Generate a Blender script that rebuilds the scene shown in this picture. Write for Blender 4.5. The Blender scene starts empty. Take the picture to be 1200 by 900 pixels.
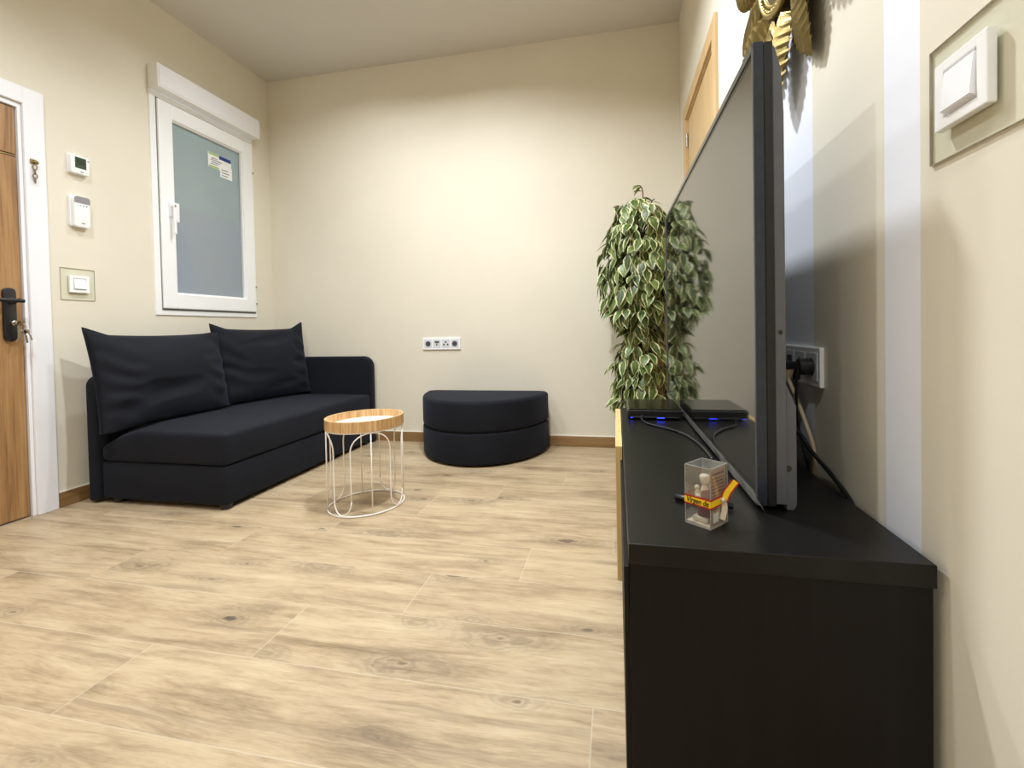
import bpy, bmesh, math, random
from mathutils import Vector, Matrix, noise
C = bpy.context.scene.collection
PI = math.pi
random.seed(7)

# ------------------------------------------------------------------ materials
def lin(c):
    return tuple((x/255/12.92 if x/255 <= .04045 else ((x/255+.055)/1.055)**2.4) for x in c) + (1,)

class NT:
    """tiny node-graph helper"""
    def __init__(s, name):
        s.m = bpy.data.materials.new(name); s.m.use_nodes = True
        s.t = s.m.node_tree; s.t.nodes.clear()
        s.out = s.t.nodes.new('ShaderNodeOutputMaterial')
    def n(s, kind, ins=None, **props):
        nd = s.t.nodes.new('ShaderNode'+kind)
        for k, v in props.items(): setattr(nd, k, v)
        for k, v in (ins or {}).items(): s.set(nd, k, v)
        return nd
    def set(s, nd, k, v):
        sock = nd.inputs[k]
        if isinstance(v, bpy.types.NodeSocket): s.t.links.new(v, sock)
        else: sock.default_value = v
    def math(s, op, a, b=None, c=None):
        nd = s.t.nodes.new('ShaderNodeMath'); nd.operation = op
        for i, v in enumerate((a, b, c)):
            if v is None: continue
            if isinstance(v, bpy.types.NodeSocket): s.t.links.new(v, nd.inputs[i])
            else: nd.inputs[i].default_value = v
        return nd.outputs[0]
    def mix(s, f, a, b, mode='MIX'):
        nd = s.t.nodes.new('ShaderNodeMix'); nd.data_type = 'RGBA'; nd.blend_type = mode
        for k, v in ((0, f), (6, a), (7, b)):
            if isinstance(v, bpy.types.NodeSocket): s.t.links.new(v, nd.inputs[k])
            else: nd.inputs[k].default_value = v
        return nd.outputs[2]
    def ramp(s, f, stops, interp='LINEAR'):
        nd = s.t.nodes.new('ShaderNodeValToRGB'); cr = nd.color_ramp; cr.interpolation = interp
        while len(cr.elements) < len(stops): cr.elements.new(.5)
        for e, (p, c) in zip(cr.elements, stops): e.position = p; e.color = c
        s.t.links.new(f, nd.inputs[0]); return nd.outputs[0]
    def noise(s, vec, scale, detail=4, rough=.55, dist=0):
        return s.n('TexNoise', {'Vector': vec, 'Scale': scale, 'Detail': detail, 'Roughness': rough, 'Distortion': dist}).outputs[0]
    def obj(s):
        return s.n('TexCoord').outputs['Object']
    def mapv(s, vec, scale=(1,1,1), loc=(0,0,0)):
        return s.n('Mapping', {'Vector': vec, 'Scale': scale, 'Location': loc}).outputs[0]
    def bump(s, h, strength, dist=.002):
        return s.n('Bump', {'Height': h, 'Strength': strength, 'Distance': dist}).outputs[0]
    def done(s, shader):
        s.t.links.new(shader, s.out.inputs[0]); return s.m
    def pbsdf(s, **kw):
        nd = s.n('BsdfPrincipled')
        for k, v in kw.items(): s.set(nd, k.replace('_', ' '), v)
        return nd.outputs[0]

def basic(name, c, rough=.5, metal=0., var=.06, nscale=30, bump=0., bscale=200, spec=.5, sheen=0.):
    """procedural paint / plastic / cloth: colour with a small mottling"""
    g = NT(name); v = g.obj()
    a = lin(c); k = 1-var; b = tuple(min(1, x*(1+var)) for x in a[:3])+(1,); d = tuple(x*k for x in a[:3])+(1,)
    col = g.ramp(g.noise(v, nscale), [(.3, d), (.7, b)])
    kw = dict(Base_Color=col, Roughness=rough, Metallic=metal)
    nd = g.n('BsdfPrincipled')
    for key, val in kw.items(): g.set(nd, key.replace('_', ' '), val)
    g.set(nd, 'Specular IOR Level', spec)
    if sheen: g.set(nd, 'Sheen Weight', sheen); g.set(nd, 'Sheen Roughness', .5); g.set(nd, 'Sheen Tint', lin((120,135,170)))
    if bump: g.set(nd, 'Normal', g.bump(g.noise(v, bscale, 3), bump, .002))
    return g.done(nd.outputs[0])

def wood(name, dark, mid, light, axis=2, scale=1., rough=.45, spec=.5, contrast=1.):
    """grain running along `axis`"""
    g = NT(name); v = g.obj()
    sc = [26*scale]*3; sc[axis] = 1.6*scale
    n1 = g.noise(g.mapv(v, sc), 1., 6, .6, .6)
    sc2 = [150*scale]*3; sc2[axis] = 4*scale
    n2 = g.noise(g.mapv(v, sc2), 1., 3, .6, .2)
    f = g.math('MULTIPLY_ADD', n2, .35, g.math('MULTIPLY', n1, .75))
    w = .22/contrast
    col = g.ramp(f, [(.55-w, lin(dark)), (.55, lin(mid)), (.55+w, lin(light))])
    return g.done(g.pbsdf(Base_Color=col, Roughness=rough, Specular_IOR_Level=spec, Normal=g.bump(n2, .15, .0006)))

def clear(name, tint=(245, 248, 248), gloss=.10, rough=.03, ior=1.45, haze=0.):
    """thin clear glass or acrylic sheet"""
    g = NT(name)
    nz = g.noise(g.obj(), 60, 2)
    tr = g.n('BsdfTransparent', {'Color': lin(tint)}).outputs[0]
    gl = g.n('BsdfGlossy', {'Color': (1,1,1,1), 'Roughness': g.math('MULTIPLY_ADD', nz, .03, rough)}).outputs[0]
    front = g.math('SUBTRACT', 1., g.n('NewGeometry').outputs['Backfacing'])
    fr = g.math('MULTIPLY', front, g.math('ADD', g.n('Fresnel', {'IOR': ior}).outputs[0], gloss-.04))
    mx = g.n('MixShader', {0: fr}); g.t.links.new(tr, mx.inputs[1]); g.t.links.new(gl, mx.inputs[2])
    if haze:
        hz = g.n('MixShader', {0: haze}); g.t.links.new(mx.outputs[0], hz.inputs[1]); g.t.links.new(g.n('BsdfDiffuse', {'Color': lin((225,226,224))}).outputs[0], hz.inputs[2]); return g.done(hz.outputs[0])
    return g.done(mx.outputs[0])

def emis(name, c, strength):
    g = NT(name)
    col = g.ramp(g.noise(g.obj(), 8), [(.3, lin(c)), (.7, tuple(x*.95 for x in lin(c)[:3])+(1,))])
    return g.done(g.n('Emission', {'Color': col, 'Strength': strength}).outputs[0])

WALL = (227, 221, 205)
def wall_mat(name, stripes=False):
    g = NT(name); v = g.obj()
    base = g.ramp(g.noise(v, 2.2, 5), [(.3, lin(tuple(x-3 for x in WALL))), (.7, lin(tuple(x+2 for x in WALL)))])
    if stripes:   # white painted vertical bands
        y = g.n('SeparateXYZ', {0: v}).outputs[1]; tot = None
        for a, b in ((.828, .925), (1.222, 1.415), (1.731, 1.915)):
            m = g.math('MULTIPLY', g.math('GREATER_THAN', y, a), g.math('LESS_THAN', y, b))
            tot = m if tot is None else g.math('MAXIMUM', tot, m)
        base = g.mix(tot, base, lin((236, 240, 250)))
    h = g.noise(v, 130, 4)
    return g.done(g.pbsdf(Base_Color=base, Roughness=.6, Specular_IOR_Level=.35, Normal=g.bump(h, .08, .001)))

def floor_mat():
    g = NT('wood_look_tile'); v = g.obj()
    s = g.n('SeparateXYZ', {0: v}); X, Y = s.outputs[0], s.outputs[1]
    W, Lg = .2485, 1.2
    yy = g.math('DIVIDE', g.math('SUBTRACT', Y, .817), W); row = g.math('FLOOR', yy)
    jx = g.math('DIVIDE', g.math('SUBTRACT', X, g.math('MULTIPLY_ADD', row, .31, -1.265)), Lg); col = g.math('FLOOR', jx)
    fy = g.math('MULTIPLY', g.math('FRACT', yy), W); fx = g.math('MULTIPLY', g.math('FRACT', jx), Lg)
    wn = g.n('TexWhiteNoise', {'Vector': g.n('CombineXYZ', {0: row, 1: col, 2: 3.7}).outputs[0]}, noise_dimensions='3D')
    r1 = wn.outputs['Value']; rc = g.n('SeparateColor', {0: wn.outputs['Color']}); r2 = rc.outputs[1]
    px = g.math('MULTIPLY_ADD', r1, 37., X); py = g.math('MULTIPLY_ADD', r2, 53., Y)
    P = g.n('CombineXYZ', {0: px, 1: py, 2: 0.}).outputs[0]
    # meandering of the grain
    warp = g.noise(g.mapv(P, (1.3, 4.5, 1)), 1., 3, .5)
    pyw = g.math('MULTIPLY_ADD', g.math('SUBTRACT', warp, .5), .10, py)
    Pw = g.n('CombineXYZ', {0: px, 1: pyw, 2: 0.}).outputs[0]
    broad = g.noise(g.mapv(Pw, (1.1, 9, 1)), 1., 4, .55)
    mid = g.noise(g.mapv(Pw, (4.5, 40, 1)), 1., 6, .66, .5)
    fine = g.noise(g.mapv(Pw, (22, 230, 1)), 1., 3, .65)
    blot = g.noise(g.mapv(P, (3.5, 8, 1), (3, 1, 0)), 1., 4, .6)
    f = g.math('ADD', g.math('MULTIPLY_ADD', broad, .30, g.math('MULTIPLY', blot, .22)), g.math('ADD', g.math('MULTIPLY', mid, .32), g.math('MULTIPLY', fine, .16)))
    colr = g.ramp(f, [(.34, lin((108,90,68))), (.42, lin((144,124,96))), (.49, lin((173,152,122))), (.57, lin((190,171,140))), (.67, lin((204,188,160)))])
    # streaks of darker heart wood
    st = g.noise(g.mapv(Pw, (.9, 20, 1), (5, 9, 0)), 1., 4, .6)
    colr = g.mix(g.math('MULTIPLY', g.n('MapRange', {0: st, 1: .56, 2: .70}).outputs[0], .55), colr, lin((108,91,72)))
    # knots: greyish swirls with small dark cores
    kn = g.noise(g.mapv(P, (9, 16, 1)), 1., 4, .6)
    for sc_, off, thr, amt in (((1.5, 3.6, 1), (0, 0, 0), .52, .55), ((2.6, 6.0, 1), (3.3, 7.1, 0), .62, .42)):
        vo = g.n('TexVoronoi', {'Vector': g.mapv(P, sc_, off), 'Scale': 1., 'Randomness': 1.}, voronoi_dimensions='2D')
        kc = g.n('SeparateColor', {0: vo.outputs['Color']}).outputs[0]
        has = g.math('GREATER_THAN', kc, thr)
        d2 = g.math('ADD', vo.outputs['Distance'], g.math('MULTIPLY', g.math('SUBTRACT', kn, .5), .34))
        ring = g.math('MULTIPLY_ADD', g.math('SINE', g.math('MULTIPLY', d2, 95.)), .5, .5)
        near = g.n('MapRange', {0: d2, 1: .30, 2: .04}).outputs[0]
        colr = g.mix(g.math('MULTIPLY', has, g.math('MULTIPLY', near, g.math('MULTIPLY_ADD', ring, amt*.7, amt*.45))), colr, lin((94,82,67)))
        core = g.n('MapRange', {0: d2, 1: .035, 2: .0}).outputs[0]
        colr = g.mix(g.math('MULTIPLY', g.math('MULTIPLY', has, core), .75), colr, lin((60,52,44)))
    # tone per plank
    colr = g.mix(.5, colr, g.ramp(r2, [(0., lin((208,186,152))), (1., lin((224,208,180)))]), 'MIX') if False else g.mix(g.math('MULTIPLY', r2, .22), colr, lin((186,167,137)))
    gr = g.math('MAXIMUM', g.math('LESS_THAN', fx, .0028), g.math('LESS_THAN', fy, .0026))
    colr = g.mix(g.math('MULTIPLY', gr, .62), colr, lin((196,184,162)))
    h = g.math('SUBTRACT', g.math('MULTIPLY', mid, .3), gr)
    return g.done(g.pbsdf(Base_Color=colr, Roughness=g.math('MULTIPLY_ADD', mid, .15, .36), Specular_IOR_Level=.4, Normal=g.bump(h, .12, .001)))

def fabric_mat(name, c):
    g = NT(name); v = g.obj()
    weave = g.noise(g.mapv(v, (420, 420, 420)), 1., 2, .5)
    big = g.noise(v, 7, 5, .6)
    a = lin(c)
    col = g.ramp(g.math('MULTIPLY_ADD', weave, .5, g.math('MULTIPLY', big, .5)),
                 [(.3, tuple(x*.7 for x in a[:3])+(1,)), (.7, tuple(x*1.35 for x in a[:3])+(1,))])
    nd = g.n('BsdfPrincipled', {'Base Color': col, 'Roughness': .85, 'Specular IOR Level': .2, 'Sheen Weight': .12,
        'Sheen Roughness': .45, 'Sheen Tint': lin((150,165,200)),
        'Normal': g.bump(g.math('MULTIPLY_ADD', weave, .25, big), .25, .004)})
    return g.done(nd.outputs[0])

def leaf_mat():
    g = NT('variegated_leaf'); uv = g.n('TexCoord').outputs['UV']
    s = g.n('SeparateXYZ', {0: uv}); u = s.outputs[0]; v = s.outputs[1]
    n = g.noise(g.obj(), 55, 3)
    edge = g.math('ADD', g.math('ABSOLUTE', g.math('MULTIPLY_ADD', u, 2., -1.)), g.math('MULTIPLY', g.math('SUBTRACT', n, .5), .7))
    per = g.noise(g.mapv(g.obj(), (9, 9, 9)), 1., 1)
    green = g.ramp(per, [(.35, lin((50,72,32))), (.5, lin((80,104,50))), (.65, lin((118,138,82)))])
    col = g.mix(g.n('MapRange', {0: edge, 1: .62, 2: .84}).outputs[0], green, lin((222,222,172)))
    mid = g.math('LESS_THAN', g.math('ABSOLUTE', g.math('SUBTRACT', u, .5)), .03)
    col = g.mix(g.math('MULTIPLY', mid, .4), col, lin((150,165,100)))
    p = g.pbsdf(Base_Color=col, Roughness=.38, Specular_IOR_Level=.5)
    tr = g.n('BsdfTranslucent', {'Color': col}).outputs[0]
    mx = g.n('MixShader', {0: .22}); g.t.links.new(p, mx.inputs[1]); g.t.links.new(tr, mx.inputs[2])
    return g.done(mx.outputs[0])

def frosted_mat():
    g = NT('frosted_glass'); n = g.noise(g.obj(), 3, 3)
    di = g.n('BsdfDiffuse', {'Color': g.ramp(n, [(.3, lin((196,206,204))), (.7, lin((202,211,208)))])}).outputs[0]
    rf = g.n('BsdfRefraction', {'Color': lin((230,232,231)), 'Roughness': .16, 'IOR': 1.02}).outputs[0]
    gl = g.n('BsdfGlossy', {'Roughness': .3}).outputs[0]
    m1 = g.n('MixShader', {0: .60}); g.t.links.new(di, m1.inputs[1]); g.t.links.new(rf, m1.inputs[2])
    m2 = g.n('MixShader', {0: g.math('MULTIPLY', g.n('Fresnel', {'IOR': 1.45}).outputs[0], .5)})
    g.t.links.new(m1.outputs[0], m2.inputs[1]); g.t.links.new(gl, m2.inputs[2])
    return g.done(m2.outputs[0])

M = dict(
    wall=wall_mat('cream_wall_paint'), wall_striped=wall_mat('cream_wall_paint_with_white_bands', True),
    ceiling=basic('white_ceiling_paint', (214,211,206), .8, var=.01, nscale=2, spec=.2),
    floor=floor_mat(),
    skirting=wood('brown_skirting_tile', (122,93,60), (146,114,76), (164,132,92), 0, 1., .4),
    skirting_y=wood('brown_skirting_tile_side', (110,82,50), (136,104,66), (156,124,84), 1, 1., .4),
    grout=basic('white_sealant', (238,234,222), .5, var=.02),
    white=basic('white_upvc', (244,246,248), .28, var=.01, nscale=4),
    white_paint=basic('white_lacquer', (240,241,247), .35, var=.015, nscale=5),
    shade_grey=basic('grey_gasket', (120,120,120), .6),
    frosted=frosted_mat(),

    navy=fabric_mat('black_navy_fabric', (21,23,30)),
    navy_cushion=fabric_mat('black_navy_cushion_fabric', (23,25,32)),
    black_plastic=basic('black_plastic', (20,20,23), .4, var=.1),
    black_metal=basic('black_metal', (24,25,30), .32, var=.1, spec=.6),
    oak=wood('oak_veneer_door', (104,72,42), (164,125,82), (190,154,108), 2, .9, .45, contrast=.95),
    oak_pale=wood('pale_oak_veneer', (188,158,112), (202,172,126), (212,184,140), 2, .8, .45),
    oak_front=wood('light_oak_front', (196,164,104), (214,184,124), (228,204,150), 2, 1., .45),
    tray=wood('spalted_tray_wood', (140,100,60), (200,160,110), (232,200,154), 2, 2.6, .45, contrast=1.1),
    tray_base=basic('cream_tray_base', (246,240,226), .35, var=.02),
    white_wire=basic('white_wire', (243,240,238), .3, var=.02),
    blackwood=wood('black_brown_veneer', (9,8,8), (13,12,12), (22,20,20), 1, 1.2, .36, .3),
    blackwood_z=wood('black_brown_veneer_side', (10,7,7), (14,10,10), (20,16,15), 2, .9, .5, .22),
    bezel=basic('dark_grey_bezel', (92,94,96), .3, var=.04, metal=.4),
    bezel_black=basic('gloss_black_bezel', (8,8,9), .15, var=.1),
    tv_black=basic('matt_black_casing', (12,13,16), .4, var=.1),
    tv_grey=basic('grey_back_cover', (88,90,96), .45, var=.05, bump=.1, bscale=600),
    film_blue=basic('blue_grey_protective_film', (32,39,54), .3, var=.25, nscale=45, bump=.25, bscale=60),
    film=clear('clear_protective_film', (228,230,230), .34, .10, 1.45, .07),
    glass=clear('clear_glass_plate', (253,254,252), .02, .02),
    glass_edge=basic('glass_edge', (176,172,158), .2, var=.05),
    acrylic=clear('clear_acrylic', (244,245,245), .12, .05, 1.45, .035),
    socket_grey=basic('dark_socket_hole', (70,72,78), .5),
    sock_mid=basic('pale_grey_socket_insert', (214,216,224), .4, var=.03),
    lcd=basic('green_grey_lcd', (62,78,56), .2, var=.1, nscale=20),
    lcd_dark=basic('dark_lcd_segment', (38,50,36), .3),
    mark=basic('grey_print', (110,110,112), .6),
    panel_grey=basic('grey_keypad_cover', (146,143,150), .35, var=.05),
    brass=basic('hammered_gold_metal', (156,136,80), .34, .9, var=.15, nscale=40, bump=.35, bscale=180),
    brass_light=basic('pale_gold_metal', (190,172,122), .3, .9, var=.15, nscale=60, bump=.2),
    steel=basic('nickel_steel', (190,186,180), .25, 1., var=.05),
    old_brass=basic('aged_brass', (150,128,86), .35, .9, var=.15),
    leaf=leaf_mat(),
    bark=wood('brown_bark', (62,48,34), (98,78,56), (130,106,80), 2, 2.5, .85),
    stake=wood('tan_wooden_stake', (168,136,96), (190,158,116), (204,174,132), 2, 2., .6),
    pot=basic('grey_clay_pot', (128,122,114), .8, var=.1, bump=.2),
    soil=basic('potting_soil', (52,40,30), .95, var=.4, nscale=90, bump=.6),
    led=emis('blue_status_light', (40,60,255), 5.),
    lamp=emis('lit_diffuser', (255,250,240), 12.),
    beige_cable=basic('beige_cable', (196,178,146), .5, var=.04),
    black_cable=basic('black_cable', (18,18,20), .45, var=.1),
    blue_cable=basic('dark_blue_black_cable', (13,15,25), .35, var=.1),
    yellow=basic('yellow_ribbon', (246,206,20), .5, var=.05, nscale=80),
    red=basic('red_ribbon_edge', (176,28,34), .55, var=.08, nscale=80),
    ink=basic('black_ink', (18,16,16), .6),
    cream=basic('cream_plaster', (226,214,190), .55, var=.08, nscale=90, bump=.2),
    dark_red=basic('dark_red_robe', (122,40,46), .55, var=.12, nscale=90),
    card=basic('kraft_card', (206,172,152), .8, var=.08, nscale=120),
    card_ink=basic('brown_red_print', (132,78,68), .8),
    case_edge=basic('cloudy_acrylic_edge', (160,158,150), .3),
    foil=basic('pale_foil_ribbon', (222,206,184), .3, var=.12, nscale=120),
    paper=basic('white_paper', (236,238,238), .7, var=.02),
    paper_green=basic('pale_green_print', (164,190,110), .7),
    paper_blue=basic('blue_print', (30,60,130), .6),
    concrete=basic('grey_outside_wall', (92,96,118), .9, var=.05, nscale=3),
)
_g = NT('tv_panel')   # glossy near-black panel
_n = _g.noise(_g.obj(), 2.)
M['screen'] = _g.done(_g.pbsdf(Base_Color=_g.ramp(_n, [(0, lin((17,18,18))), (1, lin((21,21,21)))]), Roughness=.045, IOR=2.2))
_g = NT('pale_green_shutter_slats'); _c = _g.ramp(_g.noise(_g.obj(), 3.), [(.3, lin((214,230,221))), (.7, lin((220,235,227)))])
_m = _g.n('MixShader', {0: .82}); _g.t.links.new(_g.n('BsdfDiffuse', {'Color': _c}).outputs[0], _m.inputs[1]); _g.t.links.new(_g.n('BsdfTranslucent', {'Color': _c}).outputs[0], _m.inputs[2])
M['shutter'] = _g.done(_m.outputs[0])
_g = NT('mirror_glass'); _n = _g.noise(_g.obj(), 3.)
M['mirror'] = _g.done(_g.pbsdf(Base_Color=_g.ramp(_n, [(0, lin((214,210,196))), (1, lin((222,218,204)))]), Metallic=1., Roughness=.06))

# ------------------------------------------------------------------ mesh tools
def merge(*bms):
    out = bmesh.new()
    for b in bms:
        me = bpy.data.meshes.new('tmp'); b.to_mesh(me); b.free(); out.from_mesh(me); bpy.data.meshes.remove(me)
    return out
def rbox(lo, hi, r=.002, seg=2):
    bm = bmesh.new(); bmesh.ops.create_cube(bm, size=1)
    lo, hi = Vector(lo), Vector(hi)
    for v in bm.verts: v.co = Vector((lo[i]+(v.co[i]+.5)*(hi[i]-lo[i]) for i in range(3)))
    if r > 0: bmesh.ops.bevel(bm, geom=list(bm.edges), offset=min(r, .49*min(hi-lo)), segments=seg, affect='EDGES', profile=.5)
    return bm
def prism(poly, a, b, axis, r=0., seg=2):
    """extrude a 2D outline from a to b along axis; outline axes are the other two, in order"""
    bm = bmesh.new(); o = [i for i in range(3) if i != axis]
    def P(p, t):
        c = [0,0,0]; c[o[0]], c[o[1]], c[axis] = p[0], p[1], t; return c
    va = [bm.verts.new(P(p, a)) for p in poly]; vb = [bm.verts.new(P(p, b)) for p in poly]
    fa = bm.faces.new(va); fb = bm.faces.new(vb[::-1]); n = len(poly)
    for i in range(n): bm.faces.new((va[i], vb[i], vb[(i+1) % n], va[(i+1) % n]))
    bmesh.ops.recalc_face_normals(bm, faces=list(bm.faces))
    if r > 0:
        es = list({e for f in (fa, fb) for e in f.edges})
        bmesh.ops.bevel(bm, geom=es, offset=r, segments=seg, affect='EDGES', profile=.5)
    return bm
def catmull(pts, n=8, closed=False):
    pts = [Vector(p) for p in pts]; out = []; m = len(pts)
    rng = range(m if closed else m-1)
    for i in rng:
        g = (lambda k: pts[k % m]) if closed else (lambda k: pts[max(0, min(m-1, k))])
        p0, p1, p2, p3 = g(i-1), g(i), g(i+1), g(i+2)
        for j in range(n):
            t = j/n
            out.append(.5*((2*p1)+(p2-p0)*t+(2*p0-5*p1+4*p2-p3)*t*t+(3*p1-p0-3*p2+p3)*t**3))
    if not closed: out.append(pts[-1])
    return out
def tube(pts, r, res=8, closed=False):
    bm = bmesh.new(); pts = [Vector(p) for p in pts]; n = len(pts); rings = []; up = None
    rr = r if callable(r) else (lambda t: r)
    for i, p in enumerate(pts):
        a = pts[(i-1) % n] if (closed or i) else p; b = pts[(i+1) % n] if (closed or i < n-1) else p
        d = (b-a).normalized()
        if up is None: up = d.orthogonal().normalized()
        up = (up-d*up.dot(d)).normalized(); w = d.cross(up); q = rr(i/max(1, n-1))
        rings.append([bm.verts.new(p+q*(up*math.cos(2*PI*k/res)+w*math.sin(2*PI*k/res))) for k in range(res)])
    for i in range(n if closed else n-1):
        A, B = rings[i], rings[(i+1) % n]; s = 0
        if closed and i == n-1:
            s = min(range(res), key=lambda k: (A[0].co-B[k].co).length)
        for k in range(res): bm.faces.new((A[k], A[(k+1) % res], B[(k+1+s) % res], B[(k+s) % res]))
    if not closed:
        bm.faces.new(rings[0][::-1]); bm.faces.new(rings[-1])
    bmesh.ops.recalc_face_normals(bm, faces=list(bm.faces))
    for f in bm.faces: f.smooth = True
    return bm
def lathe(profile, c, axis=2, res=24):
    """profile: (radius, height); spins about a line through c along axis"""
    bm = bmesh.new(); c = Vector(c); o = [i for i in range(3) if i != axis]; rings = []
    for r, h in profile:
        ring = []
        for k in range(res):
            p = [0,0,0]; p[axis] = h; p[o[0]] = r*math.cos(2*PI*k/res); p[o[1]] = r*math.sin(2*PI*k/res)
            ring.append(bm.verts.new(c+Vector(p)))
        rings.append(ring)
    for A, B in zip(rings, rings[1:]):
        for k in range(res): bm.faces.new((A[k], A[(k+1) % res], B[(k+1) % res], B[k]))
    bm.faces.new(rings[0]); bm.faces.new(rings[-1])
    bmesh.ops.recalc_face_normals(bm, faces=list(bm.faces))
    return bm
def loft(rings):
    bm = bmesh.new(); R = [[bm.verts.new(p) for p in r] for r in rings]; n = len(R[0])
    for A, B in zip(R, R[1:]):
        for k in range(n): bm.faces.new((A[k], A[(k+1) % n], B[(k+1) % n], B[k]))
    bm.faces.new(R[0][::-1]); bm.faces.new(R[-1])
    bmesh.ops.recalc_face_normals(bm, faces=list(bm.faces))
    return bm
def sphere(c, r, sc=(1,1,1), u=16, v=10):
    bm = bmesh.new(); bmesh.ops.create_uvsphere(bm, u_segments=u, v_segments=v, radius=r)
    for w in bm.verts: w.co = Vector((w.co.x*sc[0], w.co.y*sc[1], w.co.z*sc[2]))+Vector(c)
    for f in bm.faces: f.smooth = True
    return bm
def arc_pts(c, r, a0, a1, n):
    return [(c[0]+r*math.cos(a0+(a1-a0)*i/n), c[1]+r*math.sin(a0+(a1-a0)*i/n)) for i in range(n+1)]
def rrect(y0, y1, z0, z1, r, n=5):
    return (arc_pts((y1-r, z1-r), r, 0, PI/2, n)+arc_pts((y0+r, z1-r), r, PI/2, PI, n)+
            arc_pts((y0+r, z0+r), r, PI, 1.5*PI, n)+arc_pts((y1-r, z0+r), r, 1.5*PI, 2*PI, n))

WORLD = {}
def put(name, bm, mat, parent=None, loc=None, smooth=None):
    base = WORLD[parent] if parent else Vector(loc or (0,0,0))
    for v in bm.verts: v.co -= base
    me = bpy.data.meshes.new(name); bm.to_mesh(me); bm.free()
    me.materials.append(M[mat] if isinstance(mat, str) else mat)
    if smooth is not None:
        for p in me.polygons: p.use_smooth = True
        if smooth: me.set_sharp_from_angle(angle=math.radians(smooth))
    o = bpy.data.objects.new(name, me); C.objects.link(o)
    if parent: o.parent = parent
    else: o.location = base
    WORLD[o] = base
    return o
def tag(o, label, cat, group=None):
    o['label'] = label; o['category'] = cat
    if group: o['group'] = group
    return o
def thing(name, label, cat, loc, group=None):
    o = bpy.data.objects.new(name, None); C.objects.link(o); o.location = loc; o.empty_display_size = .05
    WORLD[o] = Vector(loc); return tag(o, label, cat, group)
def struct(name, bm=None, mat=None, loc=(0,0,0), smooth=None):
    if bm is None:
        o = bpy.data.objects.new(name, None); C.objects.link(o); o.location = loc; WORLD[o] = Vector(loc); o.empty_display_size = .05
    else: o = put(name, bm, mat, None, loc, smooth)
    o['kind'] = 'structure'; return o

# ------------------------------------------------------------------ the room
XL, XR, YB, YF, ZC = -2.75, .445, 3.44, -1.9, 2.90
T = .12
struct('floor', rbox((XL-T, YF-T, -.1), (XR+T, YB+T, 0), 0), 'floor')
struct('ceiling', rbox((XL-T, YF-T, ZC), (XR+T, YB+T, ZC+.1), 0), 'ceiling')
WY0, WY1, WZ0, WZ1 = 2.42, 3.235, 1.0, 2.42      # window opening
DY0, DY1, DZ1 = .93, 1.755, 1.965                  # entrance door opening
def slab(y0, y1, z0, z1): return rbox((XL-T, y0, z0), (XL, y1, z1), 0)
struct('wall_left', merge(slab(YF-T, DY0, 0, ZC), slab(DY0, DY1, DZ1, ZC), slab(DY1, WY0, 0, ZC),
       slab(WY0, WY1, 0, WZ0), slab(WY0, WY1, WZ1, ZC), slab(WY1, YB+T, 0, ZC)), 'wall')
struct('wall_back', rbox((XL-T, YB, 0), (XR+T, YB+T, ZC), 0), 'wall')
RY0, RY1, RZ1 = 2.285, 3.125, 2.115                # inner door opening
def rslab(y0, y1, z0, z1): return rbox((XR, y0, z0), (XR+T, y1, z1), 0)
struct('wall_right', merge(rslab(YF-T, RY0, 0, ZC), rslab(RY0, RY1, RZ1, ZC), rslab(RY1, YB+T, 0, ZC)), 'wall_striped')
struct('wall_front', rbox((XL-T, YF-T, 0), (XR+T, YF, ZC), 0), 'wall')
# skirtings with a bead of white sealant on top
b = struct('baseboard_back', rbox((XL, YB-.01, 0), (XR, YB, .075), .001), 'skirting')
put('sealant', rbox((XL, YB-.008, .075), (XR, YB, .080), .001), 'grout', b)
b = struct('baseboard_left', merge(rbox((XL, 1.846, 0), (XL+.01, YB-.0101, .075), .001), rbox((XL, YF, 0), (XL+.01, .83, .075), .001)), 'skirting_y')
put('sealant', rbox((XL, 1.846, .075), (XL+.008, YB-.0101, .080), .001), 'grout', b)
b = struct('baseboard_right', merge(rbox((XR-.01, 3.2, 0), (XR, YB-.0101, .075), .001), rbox((XR-.01, YF, 0), (XR, 2.21, .075), .001)), 'skirting_y')
put('sealant', rbox((XR-.008, YF, .075), (XR, 2.21, .080), .001), 'grout', b)

# ---- window with roller-shutter box
w = struct('window_1', None, loc=(XL, 2.83, .98))
def ring_frame(x0, x1, y0, y1, z0, z1, wd, r=.004):
    return merge(rbox((x0, y0, z0), (x1, y0+wd, z1), r), rbox((x0, y1-wd, z0), (x1, y1, z1), r),
                 rbox((x0, y0+wd-.002, z0), (x1, y1-wd+.002, z0+wd), r), rbox((x0, y0+wd-.002, z1-wd), (x1, y1-wd+.002, z1), r))
fr = put('window_frame', ring_frame(XL-.05, XL+.008, 2.405, 3.247, .982, 2.36, .05), 'white', w)
put('gasket', ring_frame(XL-.045, XL+.0095, 2.443, 3.233, 1.012, 2.325, .02, .001), 'shade_grey', fr)
sa = put('sash', ring_frame(XL-.03, XL+.022, 2.449, 3.226, 1.024, 2.318, .097, .006), 'white', w)
put('bead', ring_frame(XL-.02, XL+.012, 2.54, 3.135, 1.115, 2.227, .014, .004), 'white', sa)
put('glass_pane', rbox((XL-.012, 2.542, 1.117), (XL-.006, 3.133, 2.225), 0), 'frosted', w)
hd = put('window_handle', rbox((XL+.022, 2.533, 1.575), (XL+.034, 2.566, 1.695), .005, 3), 'white', w)
put('lever', merge(lathe([(.011, 0), (.011, .03)], (XL+.032, 2.512, 1.668), 0, 16), rbox((XL+.048, 2.500, 1.49), (XL+.062, 2.520, 1.68), .006, 3),
    rbox((XL+.022, 2.498, 1.60), (XL+.036, 2.535, 1.69), .004)), 'white_paint', hd)
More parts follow.
